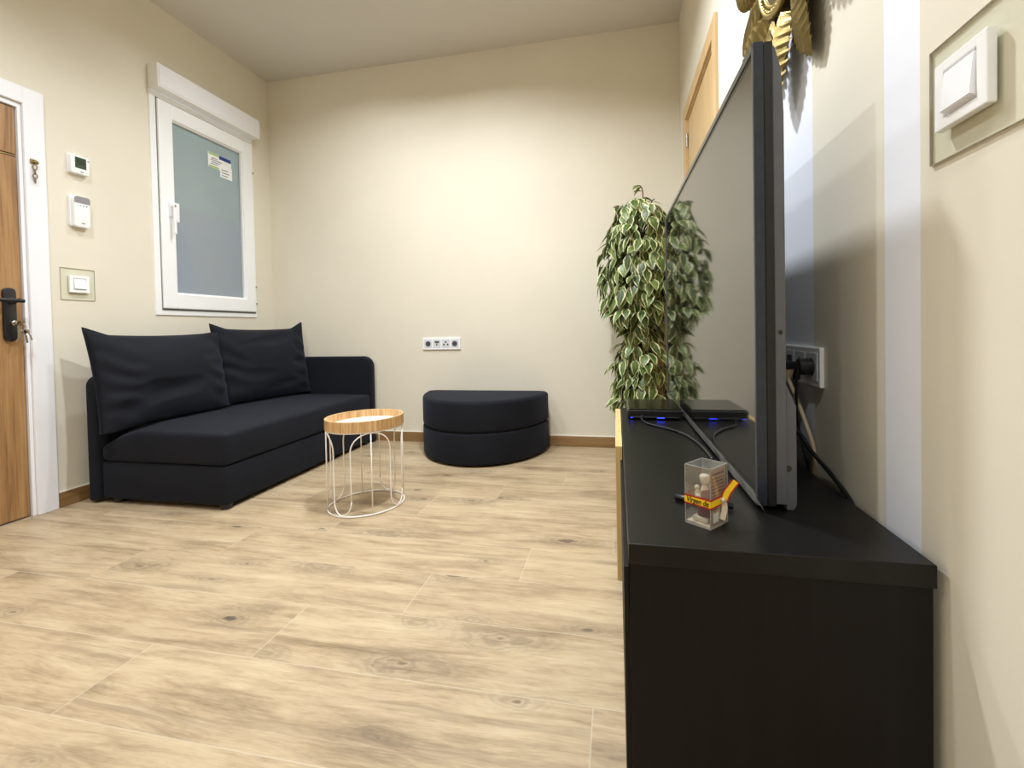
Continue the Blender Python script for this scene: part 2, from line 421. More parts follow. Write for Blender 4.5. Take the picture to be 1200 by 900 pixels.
for z in (1.09, 1.22, 2.1):
    put('hinge_cap', lathe([(.006, 0), (.006, .012)], (XL+.006, 3.237, z), 0, 10), 'shade_grey', w)
bx = put('shutter_box', rbox((XL+.0005, 2.404, 2.362), (XL+.078, 3.25, 2.502), .004, 2), 'white', w)
put('front_lid', rbox((XL+.0775, 2.412, 2.372), (XL+.082, 3.243, 2.492), .002), 'white_paint', bx)
slats = [rbox((XL-.075, 2.44, 1.70+.045*k), (XL-.062, 3.22, 1.743+.045*k), .004) for k in range(15)]
put('shutter_curtain', merge(*slats), 'shutter', w)
stk = put('sticker', rbox((XL-.0058, 2.838, 2.03), (XL-.005, 3.045, 2.135), 0), 'paper', w)
put('sticker_flap', rbox((XL-.0052, 2.94, 1.985), (XL-.0046, 3.05, 2.075), 0), 'paper', stk)
put('sticker_print', merge(rbox((XL-.0051, 2.845, 2.12), (XL-.0042, 2.93, 2.133), 0), rbox((XL-.0051, 2.845, 2.032), (XL-.0042, 2.93, 2.045), 0)), 'paper_green', stk)
put('sticker_header', rbox((XL-.0051, 2.935, 2.108), (XL-.0042, 3.043, 2.134), 0), 'paper_blue', stk)
put('sticker_lines', merge(*[rbox((XL-.0051, 2.86+.01*(k % 2), 2.055+.014*k), (XL-.0042, 2.92+.02*(k % 3), 2.060+.014*k), 0) for k in range(4)],
    *[rbox((XL-.0046, 2.955, 1.998+.02*k), (XL-.0040, 3.01+.012*(k % 2), 2.004+.02*k), 0) for k in range(3)]), 'mark', stk)

# outside, seen blurred through the frosted pane
struct('wall_outside', rbox((XL-1.6, -.5, -.1), (XL-1.5, 7.5, 2.25), 0), 'concrete')

# ---- entrance door on the left
d = struct('door_1', None, loc=(XL, 1.3, 0))
def rail(y0, y1, z0, z1, x0=XL, x1=XL+.016): return rbox((x0, y0, z0), (x1, y1, z1), .003)
put('door_casing', merge(rail(1.757, 1.844, 0, 2.05), rail(.84, .925, 0, 2.05), rail(.924, 1.758, 1.97, 2.05)), 'white_paint', d)
put('door_jamb', merge(rbox((XL-.11, 1.741, 0), (XL+.004, 1.756, 1.966), .002), rbox((XL-.11, .926, 0), (XL+.004, .941, 1.966), .002), rbox((XL-.11, .94, 1.946), (XL+.004, 1.742, 1.966), .002)), 'white_paint', d)
lf = put('door_leaf', merge(rbox((XL-.05, .945, .006), (XL-.006, 1.736, 1.708), .003), rbox((XL-.05, .945, 1.722), (XL-.006, 1.736, 1.942), .003), rbox((XL-.05, .946, 1.70), (XL-.014, 1.735, 1.73), 0)), 'oak', d)
put('groove_strip', rbox((XL-.015, .95, 1.7125), (XL-.009, 1.735, 1.7175), .001), 'brass_light', lf)
lp = put('lock_plate', prism(rrect(1.658, 1.708, .842, 1.090, .02), XL-.007, XL+.008, 0, .004), 'black_metal', d, smooth=40)
put('lever_handle', merge(lathe([(.016, 0), (.016, .012), (.010, .014), (.010, .05)], (XL+.006, 1.690, 1.030), 0, 18),
    tube([(XL+.05, 1.709, 1.028), (XL+.052, 1.69, 1.029), (XL+.052, 1.64, 1.030), (XL+.050, 1.56, 1.031)], .009, 10)), 'black_metal', lp, smooth=40)
put('lock_cylinder', lathe([(.013, 0), (.013, .016), (.009, .018)], (XL+.006, 1.690, .925), 0, 18), 'steel', lp, smooth=40)
# ---- inner door on the right, far wall end
d = struct('door_2', None, loc=(XR, 2.7, 0))
put('door_casing', merge(rbox((XR-.014, 2.217, 0), (XR, 2.287, 2.19), .002), rbox((XR-.014, 3.123, 0), (XR, 3.194, 2.19), .002), rbox((XR-.014, 2.286, 2.113), (XR, 3.124, 2.19), .002)), 'oak_pale', d)
put('door_jamb', merge(rbox((XR-.002, 2.286, 0), (XR+.11, 2.298, 2.112), .001), rbox((XR-.002, 3.112, 0), (XR+.11, 3.124, 2.112), .001), rbox((XR-.002, 2.297, 2.102), (XR+.11, 3.113, 2.114), .001)), 'oak_pale', d)
put('door_leaf', rbox((XR+.004, 2.301, .006), (XR+.042, 3.109, 2.098), .002), 'oak_pale', d)
put('hinge', merge(lathe([(.006, 0), (.006, .08)], (XR-.004, 3.108, 1.94), 2, 12)), 'steel', d, smooth=40)

# ------------------------------------------------------------------ things on the left wall
def round_plate(x0, x1, y0, y1, z0, z1, r, bev=.002): return prism(rrect(y0, y1, z0, z1, r), x0, x1, 0, bev)
t = thing('thermostat', 'white square room thermostat with green display above the keypad', 'thermostat', (XL, 1.99, 1.70))
put('back_plate', round_plate(XL-.0005, XL+.010, 1.944, 2.034, 1.706, 1.806, .006), 'white_paint', t)
put('housing', round_plate(XL+.010, XL+.028, 1.948, 2.036, 1.706, 1.800, .008, .004), 'white', t, smooth=35)
dp = put('display', rbox((XL+.0275, 1.966, 1.735), (XL+.0287, 2.020, 1.792), .0004), 'lcd', t)
put('digits', merge(*[rbox((XL+.0286, 1.975+.011*k, 1.755), (XL+.0290, 1.982+.011*k, 1.775), 0) for k in range(4)], rbox((XL+.0286, 1.974, 1.781), (XL+.0290, 2.01, 1.785), 0)), 'lcd_dark', dp)
put('button', rbox((XL+.026, 2.026, 1.780), (XL+.0295, 2.034, 1.785), .001), 'mark', t)
put('emblem', rbox((XL+.0275, 1.990, 1.716), (XL+.0284, 2.006, 1.720), 0), 'mark', t)
t = thing('alarm_keypad', 'white wall keypad with grey top strip below the thermostat', 'keypad', (XL, 1.99, 1.43))
put('back_plate', round_plate(XL-.0005, XL+.012, 1.944, 2.030, 1.430, 1.594, .012), 'white_paint', t)
put('housing', round_plate(XL+.012, XL+.032, 1.952, 2.030, 1.428, 1.588, .014, .005), 'white', t, smooth=35)
put('top_cover', prism([(1.953,1.553),(2.029,1.553)]+arc_pts((2.015,1.573), .014, 0, PI/2, 5)+arc_pts((1.967,1.573), .014, PI/2, PI, 5), XL+.0325, XL+.0335, 0), 'panel_grey', t)
for k in range(4):
    put('key_symbol', lathe([(.0024+.0005*k, 0), (.0024+.0005*k, .0008)], (XL+.0319, 1.968+.0145*k, 1.541), 0, 10), 'mark', t)
put('emblem', rbox((XL+.0315, 1.985, 1.447), (XL+.0326, 2.002, 1.452), 0), 'mark', t)
def wall_switch(label, x, sgn, yc, zc, half, y0=None, y1=None):
    """rocker switch on a square glass plate; sgn = direction out of the wall"""
    t = thing('light_switch', label, 'light switch', (x, yc, zc)); y0 = y0 or yc-half; y1 = y1 or yc+half
    X = lambda a: x+sgn*a
    def rb(a0, a1, y0, y1, z0, z1, r=.0015): 
        p, q = sorted((X(a0), X(a1))); return rbox((p, y0, z0), (q, y1, z1), r)
    gp = put('glass_plate', rb(.0006, .0040, y0, y1, zc-half, zc+half, .0), 'glass', t)
    e = .0009
    put('plate_edge', merge(rb(.0004, .0042, y0-e, y0, zc-half-e, zc+half+e, 0), rb(.0004, .0042, y1, y1+e, zc-half-e, zc+half+e, 0),
        rb(.0004, .0042, y0, y1, zc-half-e, zc-half, 0), rb(.0004, .0042, y0, y1, zc+half, zc+half+e, 0)), 'glass_edge', gp)
    h = .0475; i = .030
    put('switch_frame', merge(rb(.005, .016, yc-h, yc-i, zc-h*.93, zc+h*.93), rb(.005, .016, yc+i, yc+h, zc-h*.93, zc+h*.93),
        rb(.005, .016, yc-i-.001, yc+i+.001, zc-h*.93, zc-i), rb(.005, .016, yc-i-.001, yc+i+.001, zc+i, zc+h*.93), rb(.005, .009, yc-i-.001, yc+i+.001, zc-i-.001, zc+i+.001, 0)), 'white', t)
    bm = bmesh.new(); j = i-.002
    P = [(.010, zc-j), (.0215, zc-j+.004), (.0165, zc+j), (.010, zc+j)]
    v0 = [bm.verts.new((X(a), yc-j, z)) for a, z in P]; v1 = [bm.verts.new((X(a), yc+j, z)) for a, z in P]
    bm.faces.new(v0); bm.faces.new(v1[::-1])
    for k in range(4): bm.faces.new((v0[k], v1[k], v1[(k+1) % 4], v0[(k+1) % 4]))
    bmesh.ops.recalc_face_normals(bm, faces=list(bm.faces))
    bmesh.ops.bevel(bm, geom=list(bm.edges), offset=.001, segments=2, affect='EDGES')
    put('rocker', bm, 'white_paint', t)
    return t
wall_switch('white rocker light switch on a clear plate between door and sofa', XL, 1, 1.977, 1.131, .081)
wall_switch('large nearby white rocker light switch on a clear plate, right wall', XR, -1, .720, 1.149, .0785, .600, .7985)

# door chain and keys
t = thing('door_chain', 'short metal chain hanging from a catch on the white door casing', 'chain', (XL+.016, 1.79, 1.72))
put('catch', merge(rbox((XL+.0162, 1.776, 1.694), (XL+.022, 1.80, 1.716), .002), lathe([(.007, 0), (.009, .008), (.005, .012)], (XL+.022, 1.796, 1.701), 0, 12)), 'old_brass', t)
z = 1.688
for k in range(4):
    a = (k % 2)*PI/2+.4
    pts = [Vector((XL+.026+.0075*math.cos(u)*math.sin(a), 1.790+.0075*math.cos(u)*math.cos(a), z-.012+.013*math.sin(u))) for u in [2*PI*i/14 for i in range(14)]]
    put('chain_link', tube(pts, .0022, 6, True), 'old_brass', t)
    z -= .0205
t = thing('key_bunch', 'bunch of keys hanging from the black lock of the oak door', 'keys', (XL+.024, 1.69, .925))
put('key', merge(rbox((XL+.025, 1.688, .922), (XL+.034, 1.692, .928), .0008), prism(rrect(.910, .940, -.011, .011, .008), 0, .003, 0, .001)), 'old_brass', t)
kb = t.children[0].data
for v in kb.vertices[:]:
    if abs(v.co.x+WORLD[t].x) < .01:   # turn the bow upright beside the shank
        y, zz = v.co.y+WORLD[t].y, v.co.z+WORLD[t].z
        v.co = Vector((XL+.034+(y-.910), 1.6885+(v.co.x+WORLD[t].x), .925+zz))-WORLD[t]
put('key_ring', tube([(XL+.058+.013*math.cos(u)*.4, 1.694+.013*math.cos(u), .907+.016*math.sin(u)) for u in [2*PI*i/20 for i in range(20)]], .0014, 6, True), 'steel', t)
for (dy, tilt, ln, mt) in ((-.004, -.25, .040, 'steel'), (.008, .12, .046, 'steel'), (.016, .35, .036, 'old_brass')):
    bm = merge(prism(rrect(-.010, .010, -.020, 0, .008), -.0012, .0012, 0, .0005), rbox((-.001, -.0035, -.018-ln), (.001, .0035, -.018), .0004), rbox((-.001, .0035, -.016-ln), (.001, .006, -.03), 0))
    bm.transform(Matrix.Translation((XL+.056+dy*.3, 1.694+dy, .896)) @ Matrix.Rotation(tilt, 4, 'X') @ Matrix.Rotation(dy*40, 4, 'Z'))
    put('key', bm, mt, t)

# ------------------------------------------------------------------ sofa
t = thing('sofa', 'low black fabric two-seat sofa with one arm along the left wall', 'sofa', (-2.25, 2.65, 0))
SX0, SX1, SY0, SY1 = -2.600, -1.848, 1.945, 3.352
put('sofa_base', rbox((SX0, SY0+.004, .022), (SX1-.004, SY1, .212), .014, 3), 'navy', t, smooth=40)
def soft_box(lo, hi, r, dome, sub=6):
    bm = rbox(lo, hi, r, 4); lo, hi = Vector(lo), Vector(hi)
    bmesh.ops.subdivide_edges(bm, edges=[e for e in bm.edges if e.calc_length() > .12], cuts=sub, use_grid_fill=True)
    for v in bm.verts:
        if v.co.z > hi.z-.002:
            u = (v.co.x-lo.x)/(hi.x-lo.x)*2-1; w = (v.co.y-lo.y)/(hi.y-lo.y)*2-1
            v.co.z += dome*(1-u**4)*(1-w**6)+.003*noise.noise(v.co*6)
    return bm
seat = soft_box((SX0+.005, SY0, .216), (SX1, SY1, .374), .022, .014)
for v in seat.verts:   # rear near corner of the mattress rounds off downwards
    q = max(0, 1-math.hypot((v.co.x-SX0)/.17, (v.co.y-SY0)/.20))
    if v.co.z > .25: v.co.z -= .085*q**.9
put('seat_mattress', seat, 'navy', t, smooth=50)
# back panel along the wall: upper near corner rounded
bp = [(SY0-.012, .014), (SY1+.07, .014), (SY1+.07, .655)]+arc_pts((SY0+.043, .60), .055, PI/2, PI, 8)
put('back_panel', prism(bp, -2.674, -2.602, 0, .018, 4), 'navy', t, smooth=45)
ap = [(-2.603, .014), (-1.842, .014)]+arc_pts((-1.922, .585), .080, 0, PI/2, 8)+[(-2.603, .665)]
put('arm_panel', prism(ap, SY1+.002, SY1+.07, 1, .018, 4), 'navy', t, smooth=45)
for x, y in ((-1.885, 1.985), (-2.53, 1.985), (-1.885, 3.30), (-2.53, 3.30)):
    put('foot', lathe([(.026, 0), (.028, .004), (.028, .028)], (x, y, .0004), 2, 16), 'black_plastic', t, smooth=40)

def pillow(w, h, th, seed, ears, n=48):
    """two bulging faces sewn along a pinched outline; local x = thickness, y = width, z = height (0 at the lower edge)"""
    bm = bmesh.new(); grid = {}
    for s in (1, -1):
        for i in range(n+1):
            for j in range(n+1):
                u, v = i/n*2-1, j/n*2-1
                edge = i in (0, n) or j in (0, n)
                if edge and s == -1: grid[s, i, j] = grid[1, i, j]; continue
                ce = abs(u*v)**3
                pu = 1-.022*(1-v*v); pv = 1-.060*(1-u*u)
                y = u*pu*w/2*(1+.02*ce); z = v*pv*h/2
                if v > 0: z += ears[0 if u < 0 else 1]*max(0, abs(u)-.72)/.28*v**3
                bulge = th/2*((1-abs(u)**2.6)*(1-abs(v)**2.2))**.62
                if v < 0: bulge *= 1+.18*(1-v*v)*(-v)
                # creases fanning from the sides
                p = Vector((y*3+seed, z*3, seed))
                side = max(0, abs(u)-.45)/.55
                cr = math.sin(z*62+4*noise.noise(p*1.6)+u*7+seed)*.013*side*(1-abs(v)**3)*(1-abs(u)**8)
                cr += .022*noise.noise(p*1.5)*(1-u**4)*(1-v**4)
                q = Vector((y*2.2+z*4+seed*3, z*9-y*2, 0)); cr -= .014*max(0, noise.noise(q)-.10)*(1-u**4)*(1-v**4)*3
                grid[s, i, j] = bm.verts.new((s*bulge*(1 if s > 0 else .38)+cr*(1 if s > 0 else .25), y, z+h/2))
    for s in (1, -1):
        for i in range(n):
            for j in range(n):
                f = [grid[s, i, j], grid[s, i+1, j], grid[s, i+1, j+1], grid[s, i, j+1]]
                bm.faces.new(f if s > 0 else f[::-1])
    bmesh.ops.recalc_face_normals(bm, faces=list(bm.faces))
    rim = [grid[1, i, 0].co for i in range(n)]+[grid[1, n, j].co for j in range(n)]+[grid[1, n-i, n].co for i in range(n)]+[grid[1, 0, n-j].co for j in range(n)]
    return bm, [c.copy() for c in rim]
def low(y): return .3985-.028*min(1, max(0, (2.11-y)/.2))     # follows the seat, which falls away at its near rear corner
def cushion(label, w, h, th, pos, lean, yaw, roll, seed, ears):
    bm, rim = pillow(w, h, th, seed, ears)
    Mx = Matrix.Translation(pos) @ Matrix.Rotation(yaw, 4, 'Z') @ Matrix.Rotation(lean, 4, 'Y') @ Matrix.Rotation(roll, 4, 'X')
    bm.transform(Mx)
    for v in bm.verts: v.co.z = max(v.co.z, low(v.co.y)); v.co.x = max(v.co.x, -2.598) if v.co.z < .66 else v.co.x
    o = put('cushion', bm, 'navy_cushion', None, pos, smooth=180)
    tag(o, label, 'cushion', 'sofa back cushions')
    put('piping', tube([Vector((q.x if q.z > .66 else max(q.x, -2.594), q.y, max(q.z, low(q.y)+.004))) for q in (Mx @ p for p in rim)], .0035, 6, True), 'navy_cushion', o)
cushion('big black back cushion at the sofa end nearest the oak door', .765, .53, .22, Vector((-2.470, 2.255, .345)), -.17, -.05, .0, 1.3, (.035, .006))
cushion('black back cushion beside the sofa arm, under the window', .73, .53, .19, Vector((-2.430, 2.980, .372)), -.15, -.20, .0, 5.1, (.03, .045))

# ------------------------------------------------------------------ ottoman
t = thing('ottoman', 'black half-round fabric ottoman against the back wall', 'ottoman', (-.92, 3.2, 0))
OC = Vector((-.925, 3.385, 0)); ORX, ORY, OR = .45, .578, .07
def half_moon(k, zz):
    """half-ellipse outline with small rounded rear corners, inset by k"""
    pts = []; a, b = ORX-k, ORY-k; yb = OC.y-k
    n = 36
    for i in range(n+1):
        th = PI+PI*i/n; pts.append((OC.x+a*math.cos(th), OC.y+b*math.sin(th)+.0))
    pts = [(x, min(y, yb-.05)) if i in (0, n) else (x, min(y, yb)) for i, (x, y) in enumerate(pts)]
    pts += arc_pts((OC.x+a-.05, yb-.05), .05, .25, PI/2, 4)+arc_pts((OC.x-a+.05, yb-.05), .05, PI/2, PI-.25, 4)
    return [Vector((x, y, zz)) for x, y in pts]
def pad(z0, z1, r, dome=0.):
    rs = []; n = 5
    for i in range(n+1):
        a = PI/2*i/n; rs.append(half_moon(r*(1-math.sin(a)), z0+r*.8*(1-math.cos(a))))
    for i in range(n+1):
        a = PI/2*i/n; rs.append(half_moon(r*(1-math.cos(a)), z1-r*(1-math.sin(a))))
    last = rs[-1]; mid = Vector((OC.x, OC.y-.23, z1))
    for q in (.7, .35, .08): rs.append([mid+(p-mid)*q+Vector((0, 0, dome*(1-q*q))) for p in last])
    return loft(rs)
put('ottoman_base', pad(.011, .2125, .02), 'navy', t, smooth=50)
put('ottoman_top', pad(.2120, .410, .026, .010), 'navy', t, smooth=50)
for x, y in ((-1.15, 3.02), (-.70, 3.02), (-1.2, 3.30), (-.6, 3.30), (-.93, 2.92)):
    put('foot', lathe([(.02, 0), (.022, .003), (.022, .020)], (x, y, .0004), 2, 14), 'black_plastic', t, smooth=40)

# ------------------------------------------------------------------ wire side table
TC = Vector((-1.222, 2.155, 0)); TA, TB, TH = .196, .172, 1.25
def on_oval(u, zz, k=0.):
    x, y = (TA+k)*math.cos(u), (TB+k)*math.sin(u)
    return Vector((TC.x+x*math.cos(TH)-y*math.sin(TH), TC.y+x*math.sin(TH)+y*math.cos(TH), zz))
t = thing('side_table', 'small oval side table, wooden tray on a white wire frame', 'side table', TC)
tr = thing_ = None
N = 64; us = [2*PI*i/N for i in range(N)]
def oval_band(k0, k1, z0, z1):
    bm = bmesh.new(); R = [[bm.verts.new(on_oval(u, z, k)) for u in us] for k, z in ((k1, z0), (k1, z1), (k0, z1), (k0, z0))]
    for a in range(4):
        A, B = R[a], R[(a+1) % 4]
        for i in range(N): bm.faces.new((A[i], A[(i+1) % N], B[(i+1) % N], B[i]))
    bmesh.ops.recalc_face_normals(bm, faces=list(bm.faces)); return bm
ty = put('tray_rim', oval_band(-.010, .002, .392, .440), 'tray', t, smooth=40)
put('tray_base', loft([[on_oval(u, .394, -.010) for u in us], [on_oval(u, .404, -.010) for u in us]]), 'tray_base', ty, smooth=40)
put('top_ring', tube([on_oval(u, .3885, -.004) for u in us], .0042, 8, True), 'white_wire', t)
put('base_ring', tube([on_oval(u, .0044, -.004) for u in us], .0042, 8, True), 'white_wire', t)
ZT, ZB = .3845, .0085
u0 = -.86-TH      # an arch faces the camera
for q in range(4):
    c = u0+q*PI/2; hw = .52
    up = []
    for i in range(15):
        a = PI*i/14; up.append(on_oval(c-hw*math.cos(a), ZT-.085+.085*math.sin(a), -.004))
    pts = [on_oval(c-hw, ZB+.065, -.004)]+[on_oval(c-hw, zz, -.004) for zz in (.12, .2, .27)]+up+[on_oval(c+hw, zz, -.004) for zz in (.27, .2, .12)]
    # the right foot of every arch turns into a U that climbs into the next arch
    c2 = c+PI/4; h2 = PI/4-hw
    pts += [on_oval(c2-h2*math.cos(PI*i/12), ZB+.065-.065*math.sin(PI*i/12), -.004) for i in range(13)]
    put('wire_arch', tube(pts, .0032, 8), 'white_wire', t)
    put('wire_upright', tube([on_oval(c, ZB-.003, -.004), on_oval(c, .2, -.004), on_oval(c, ZT+.003, -.004)], .0032, 8), 'white_wire', t)

# ------------------------------------------------------------------ sideboard
SBZ = .510
t = thing('sideboard', 'long low black-brown sideboard along the right wall, one pale front', 'sideboard', (.22, 1.4, 0))
put('top_board', rbox((.0135, .766, .477), (.4310, 2.064, SBZ), .0015), 'blackwood', t)
put('side_panel', rbox((.0145, .772, .0005), (.4290, .800, .4768), .001), 'blackwood_z', t)
put('side_panel', rbox((.0145, 2.032, .0005), (.4290, 2.060, .4768), .001), 'blackwood_z', t)
put('middle_panel', rbox((.02, 1.39, .05), (.41, 1.41, .4768), 0), 'blackwood_z', t)
put('back_panel', rbox((.415, .8002, .03), (.421, 2.0318, .4768), 0), 'blackwood_z', t)
put('bottom_board', rbox((.03, .8002, .05), (.4148, 2.0318, .072), 0), 'blackwood', t)
put('plinth', rbox((.04, .8002, .0005), (.058, 2.0318, .05), 0), 'blackwood', t)
nd = put('door', rbox((.006, .774, .055), (.0140, 1.398, .4700), .001), 'blackwood_z', t)
fd = put('door', rbox((-.0075, 1.400, .118), (.0118, 2.050, .5085), .001), 'oak_front', t); fd['label'] = 'pale oak front'

# ------------------------------------------------------------------ television
t = thing('television', 'large flat television with grey back standing on the black sideboard', 'television', (.28, 1.74, SBZ))
TY0, TY1, TZ0, TZ1 = .945, 2.37, .5165, 1.358
TX = .2475
TURN = Matrix.Translation((TX, TY0, 0)) @ Matrix.Rotation(.0105, 4, 'Z') @ Matrix.Translation((-TX, -TY0, 0))   # the far end stands a little further out
def tput(name, bm, mat, parent, **k):
    bm.transform(TURN); return put(name, bm, mat, parent, **k)
bz = tput('bezel', merge(rbox((TX, TY0, TZ1-.014), (TX+.018, TY1, TZ1), .002), rbox((TX, TY0, TZ0), (TX+.018, TY1, TZ0+.016), .002),
    rbox((TX, TY0, TZ0), (TX+.018, TY0+.010, TZ1), .002), rbox((TX, TY1-.010, TZ0), (TX+.018, TY1, TZ1), .002)), 'bezel', t)
tput('inner_border', merge(rbox((TX+.003, TY0+.008, TZ1-.022), (TX+.010, TY1-.008, TZ1-.012), 0), rbox((TX+.003, TY0+.008, TZ0+.014), (TX+.010, TY1-.008, TZ0+.020), 0),
    rbox((TX+.003, TY0+.008, TZ0+.014), (TX+.010, TY0+.016, TZ1-.012), 0), rbox((TX+.003, TY1-.018, TZ0+.014), (TX+.010, TY1-.008, TZ1-.012), 0)), 'bezel_black', bz)
tput('screen', rbox((TX+.0035, TY0+.015, TZ0+.019), (TX+.012, TY1-.016, TZ1-.021), 0), 'screen', t)
tput('protective_film', rbox((TX+.0005, TY0-.0022, TZ0+.004), (TX+.0172, TY0-.0008, TZ1-.002), .0004), 'film_blue', t)['label'] = 'wrinkled blue-grey film on the edge'
def film_strip():
    bm = bmesh.new(); A = []
    n = 40
    for i in range(n+1):
        y = TY0-.055+(TY1-TY0+.05)*i/n; wv = .0009*math.sin(i*1.9)
        w = 1. if i > 1 else (.25, .65)[i]
        A.append((bm.verts.new((TX-.0022+wv, y, TZ0+.006+.008*(1-w))), bm.verts.new((TX-.0016-wv, y, TZ0+.006+.017*w))))
    for a, b in zip(A, A[1:]): bm.faces.new((a[0], b[0], b[1], a[1]))
    r = bmesh.ops.solidify(bm, geom=list(bm.faces), thickness=.0004)
    return bm
tput('lower_film', film_strip(), 'film', t)['label'] = 'clear film strip peeling along the lower edge'
tput('casing', rbox((TX+.0182, TY0+.001, TZ0), (TX+.034, TY1-.001, TZ1-.001), .002), 'tv_black', t)
bk = tput('back_cover', prism([(TX+.0342, TZ0+.004), (TX+.052, TZ0+.004), (TX+.052, TZ1-.13), (TX+.048, TZ1-.05), (TX+.038, TZ1-.012), (TX+.0342, TZ1-.006)], TY0+.004, TY1-.004, 1, .001), 'tv_grey', t)
lb = [(TX+.0522, .5105), (TX+.064, .5105), (TX+.069, .52), (TX+.069, .700), (TX+.060, .722), (TX+.0522, .742)]
tput('lower_housing', prism(lb, TY0+.006, TY1-.25, 1, .001), 'tv_grey', t)
tput('screw_hole', lathe([(.0055, 0), (.0055, .002)], (TX+.055, TY0+.0046, .587), 1, 14), 'bezel_black', bk)
tput('screw_hole', lathe([(.0038, 0), (.0038, .002)], (TX+.043, TY0+.0026, .835), 1, 12), 'bezel_black', bk)
tput('base_foot', rbox((TX+.018, TY0+.10, SBZ+.0003), (TX+.066, TY0+.20, TZ0+.001), .001), 'black_plastic', t)
tput('base_foot', rbox((TX+.018, 1.95, SBZ+.0003), (TX+.066, 2.04, TZ0+.001), .001), 'black_plastic', t)

# ------------------------------------------------------------------ set-top box
t = thing('set_top_box', 'flat black set-top box glowing blue underneath on the sideboard', 'set-top box', (.13, 1.92, SBZ))
BX0, BX1, BY0, BY1 = .036, .229, 1.795, 2.055
put('box_body', rbox((BX0, BY0, SBZ+.011), (BX1, BY1, SBZ+.036), .003, 2), 'black_plastic', t)
put('box_lid', rbox((BX0+.004, BY0+.006, SBZ+.036), (BX1-.004, BY1-.004, SBZ+.040), .0015), 'bezel_black', t)
put('front_strip', rbox((BX0+.012, BY0-.001, SBZ+.010), (BX1-.012, BY0+.004, SBZ+.0125), .0005), 'bezel', t)
put('status_light', rbox((.140, BY0+.002, SBZ+.0075), (.166, BY0+.008, SBZ+.0108), .0005), 'led', t)
put('status_light', rbox((.047, BY0+.002, SBZ+.008), (.055, BY0+.008, SBZ+.0108), .0005), 'led', t)
for x, y in ((BX0+.02, BY0+.03), (BX1-.02, BY0+.03), (BX0+.02, BY1-.02), (BX1-.02, BY1-.02)):
    put('foot', lathe([(.008, 0), (.009, .011)], (x, y, SBZ+.0003), 2, 12), 'black_plastic', t)
pts = catmull([(.088, 1.792, SBZ+.016), (.087, 1.765, SBZ+.006), (.108, 1.70, SBZ+.0044), (.160, 1.635, SBZ+.0044), (.200, 1.56, SBZ+.0044), (.222, 1.46, SBZ+.0044), (.230, 1.36, SBZ+.0044), (.231, 1.27, SBZ+.0044)], 8)
tag(put('cable', tube(pts, .004, 8), 'blue_cable', None, (.16, 1.62, SBZ)), 'dark blue-black cable curving from the set-top box across the sideboard', 'cable')
tag(put('marker_pen', merge(tube([(.108, .972, SBZ+.0068), (.142, .960, SBZ+.0068)], .0062, 12), tube([(.142, .960, SBZ+.0068), (.205, .938, SBZ+.0068)], .0054, 12)), 'blue_cable', None, (.15, .957, SBZ)),
    'dark marker pen lying behind the clear gift box', 'pen')

# ------------------------------------------------------------------ clear gift box with a figurine
Fc = Vector((.148, .838, SBZ+.0004)); U = Vector((.77, -.64, 0)).normalized(); V = Vector((.64, .77, 0)).normalized()
BU, BV, BH = .046, .055, .101
# local frame: x from the left corner to the near corner, y away along the right face
MB = Matrix(((U.x, V.x, 0, Fc.x-U.x*BU), (U.y, V.y, 0, Fc.y-U.y*BU), (0, 0, 1, Fc.z), (0, 0, 0, 1)))
def tb(bm): bm.transform(MB); return bm
t = thing('gift_box', 'small clear gift box with figurine and yellow ribbon on the sideboard', 'gift box', MB @ Vector((BU/2, BV/2, 0)))
e = .0007
put('acrylic_case', tb(merge(rbox((0, 0, 0), (BU, e, BH), 0), rbox((0, BV-e, 0), (BU, BV, BH), 0), rbox((0, e, 0), (e, BV-e, BH), 0), rbox((e, e, BH-e), (BU, BV-e, BH), 0), rbox((BU-e, e, 0), (BU, BV-e, BH-e), 0))), 'acrylic', t)
ed = .0011
def bar(a, b):
    return rbox([min(p, q)-ed/2 for p, q in zip(a, b)], [max(p, q)+ed/2 for p, q in zip(a, b)], 0)
cs = [(0, 0), (BU, 0), (BU, BV), (0, BV)]
put('case_edge', tb(merge(*[bar((x, y, 0), (x, y, BH)) for x, y in cs], *[bar((*cs[k], zz), (*cs[(k+1) % 4], zz)) for k in range(4) for zz in (0, BH)])), 'case_edge', t)
put('box_floor', tb(rbox((e, e, 0), (BU-e, BV-e, .004), 0)), 'foil', t)
cd = put('card_panel', tb(merge(rbox((BU-.0022, .003, .030), (BU-.0010, BV-.003, BH-.003), 0), rbox((BU-.0022, .003, .004), (BU-.0010, BV-.003, .030), 0))), 'card', t)
rows = []
for k in range(11):
    y0 = .007+.003*random.random(); zz = BH-.014-.0058*k
    ww = 3 if k == 0 else 5
    y = y0
    while y < BV-.012:
        l = .004+.006*random.random(); rows.append(rbox((BU-.0010, y, zz), (BU-.0007, min(y+l, BV-.006), zz+(.0042 if k == 0 else .0018)), 0)); y += l+.0016
put('print_lines', tb(merge(*rows)), 'card_ink', cd)
put('card_label', tb(rbox((BU-.0010, .010, .008), (BU-.0006, .026, .024), 0)), 'paper', cd)
fx, fy = BU*.5, BV*.42
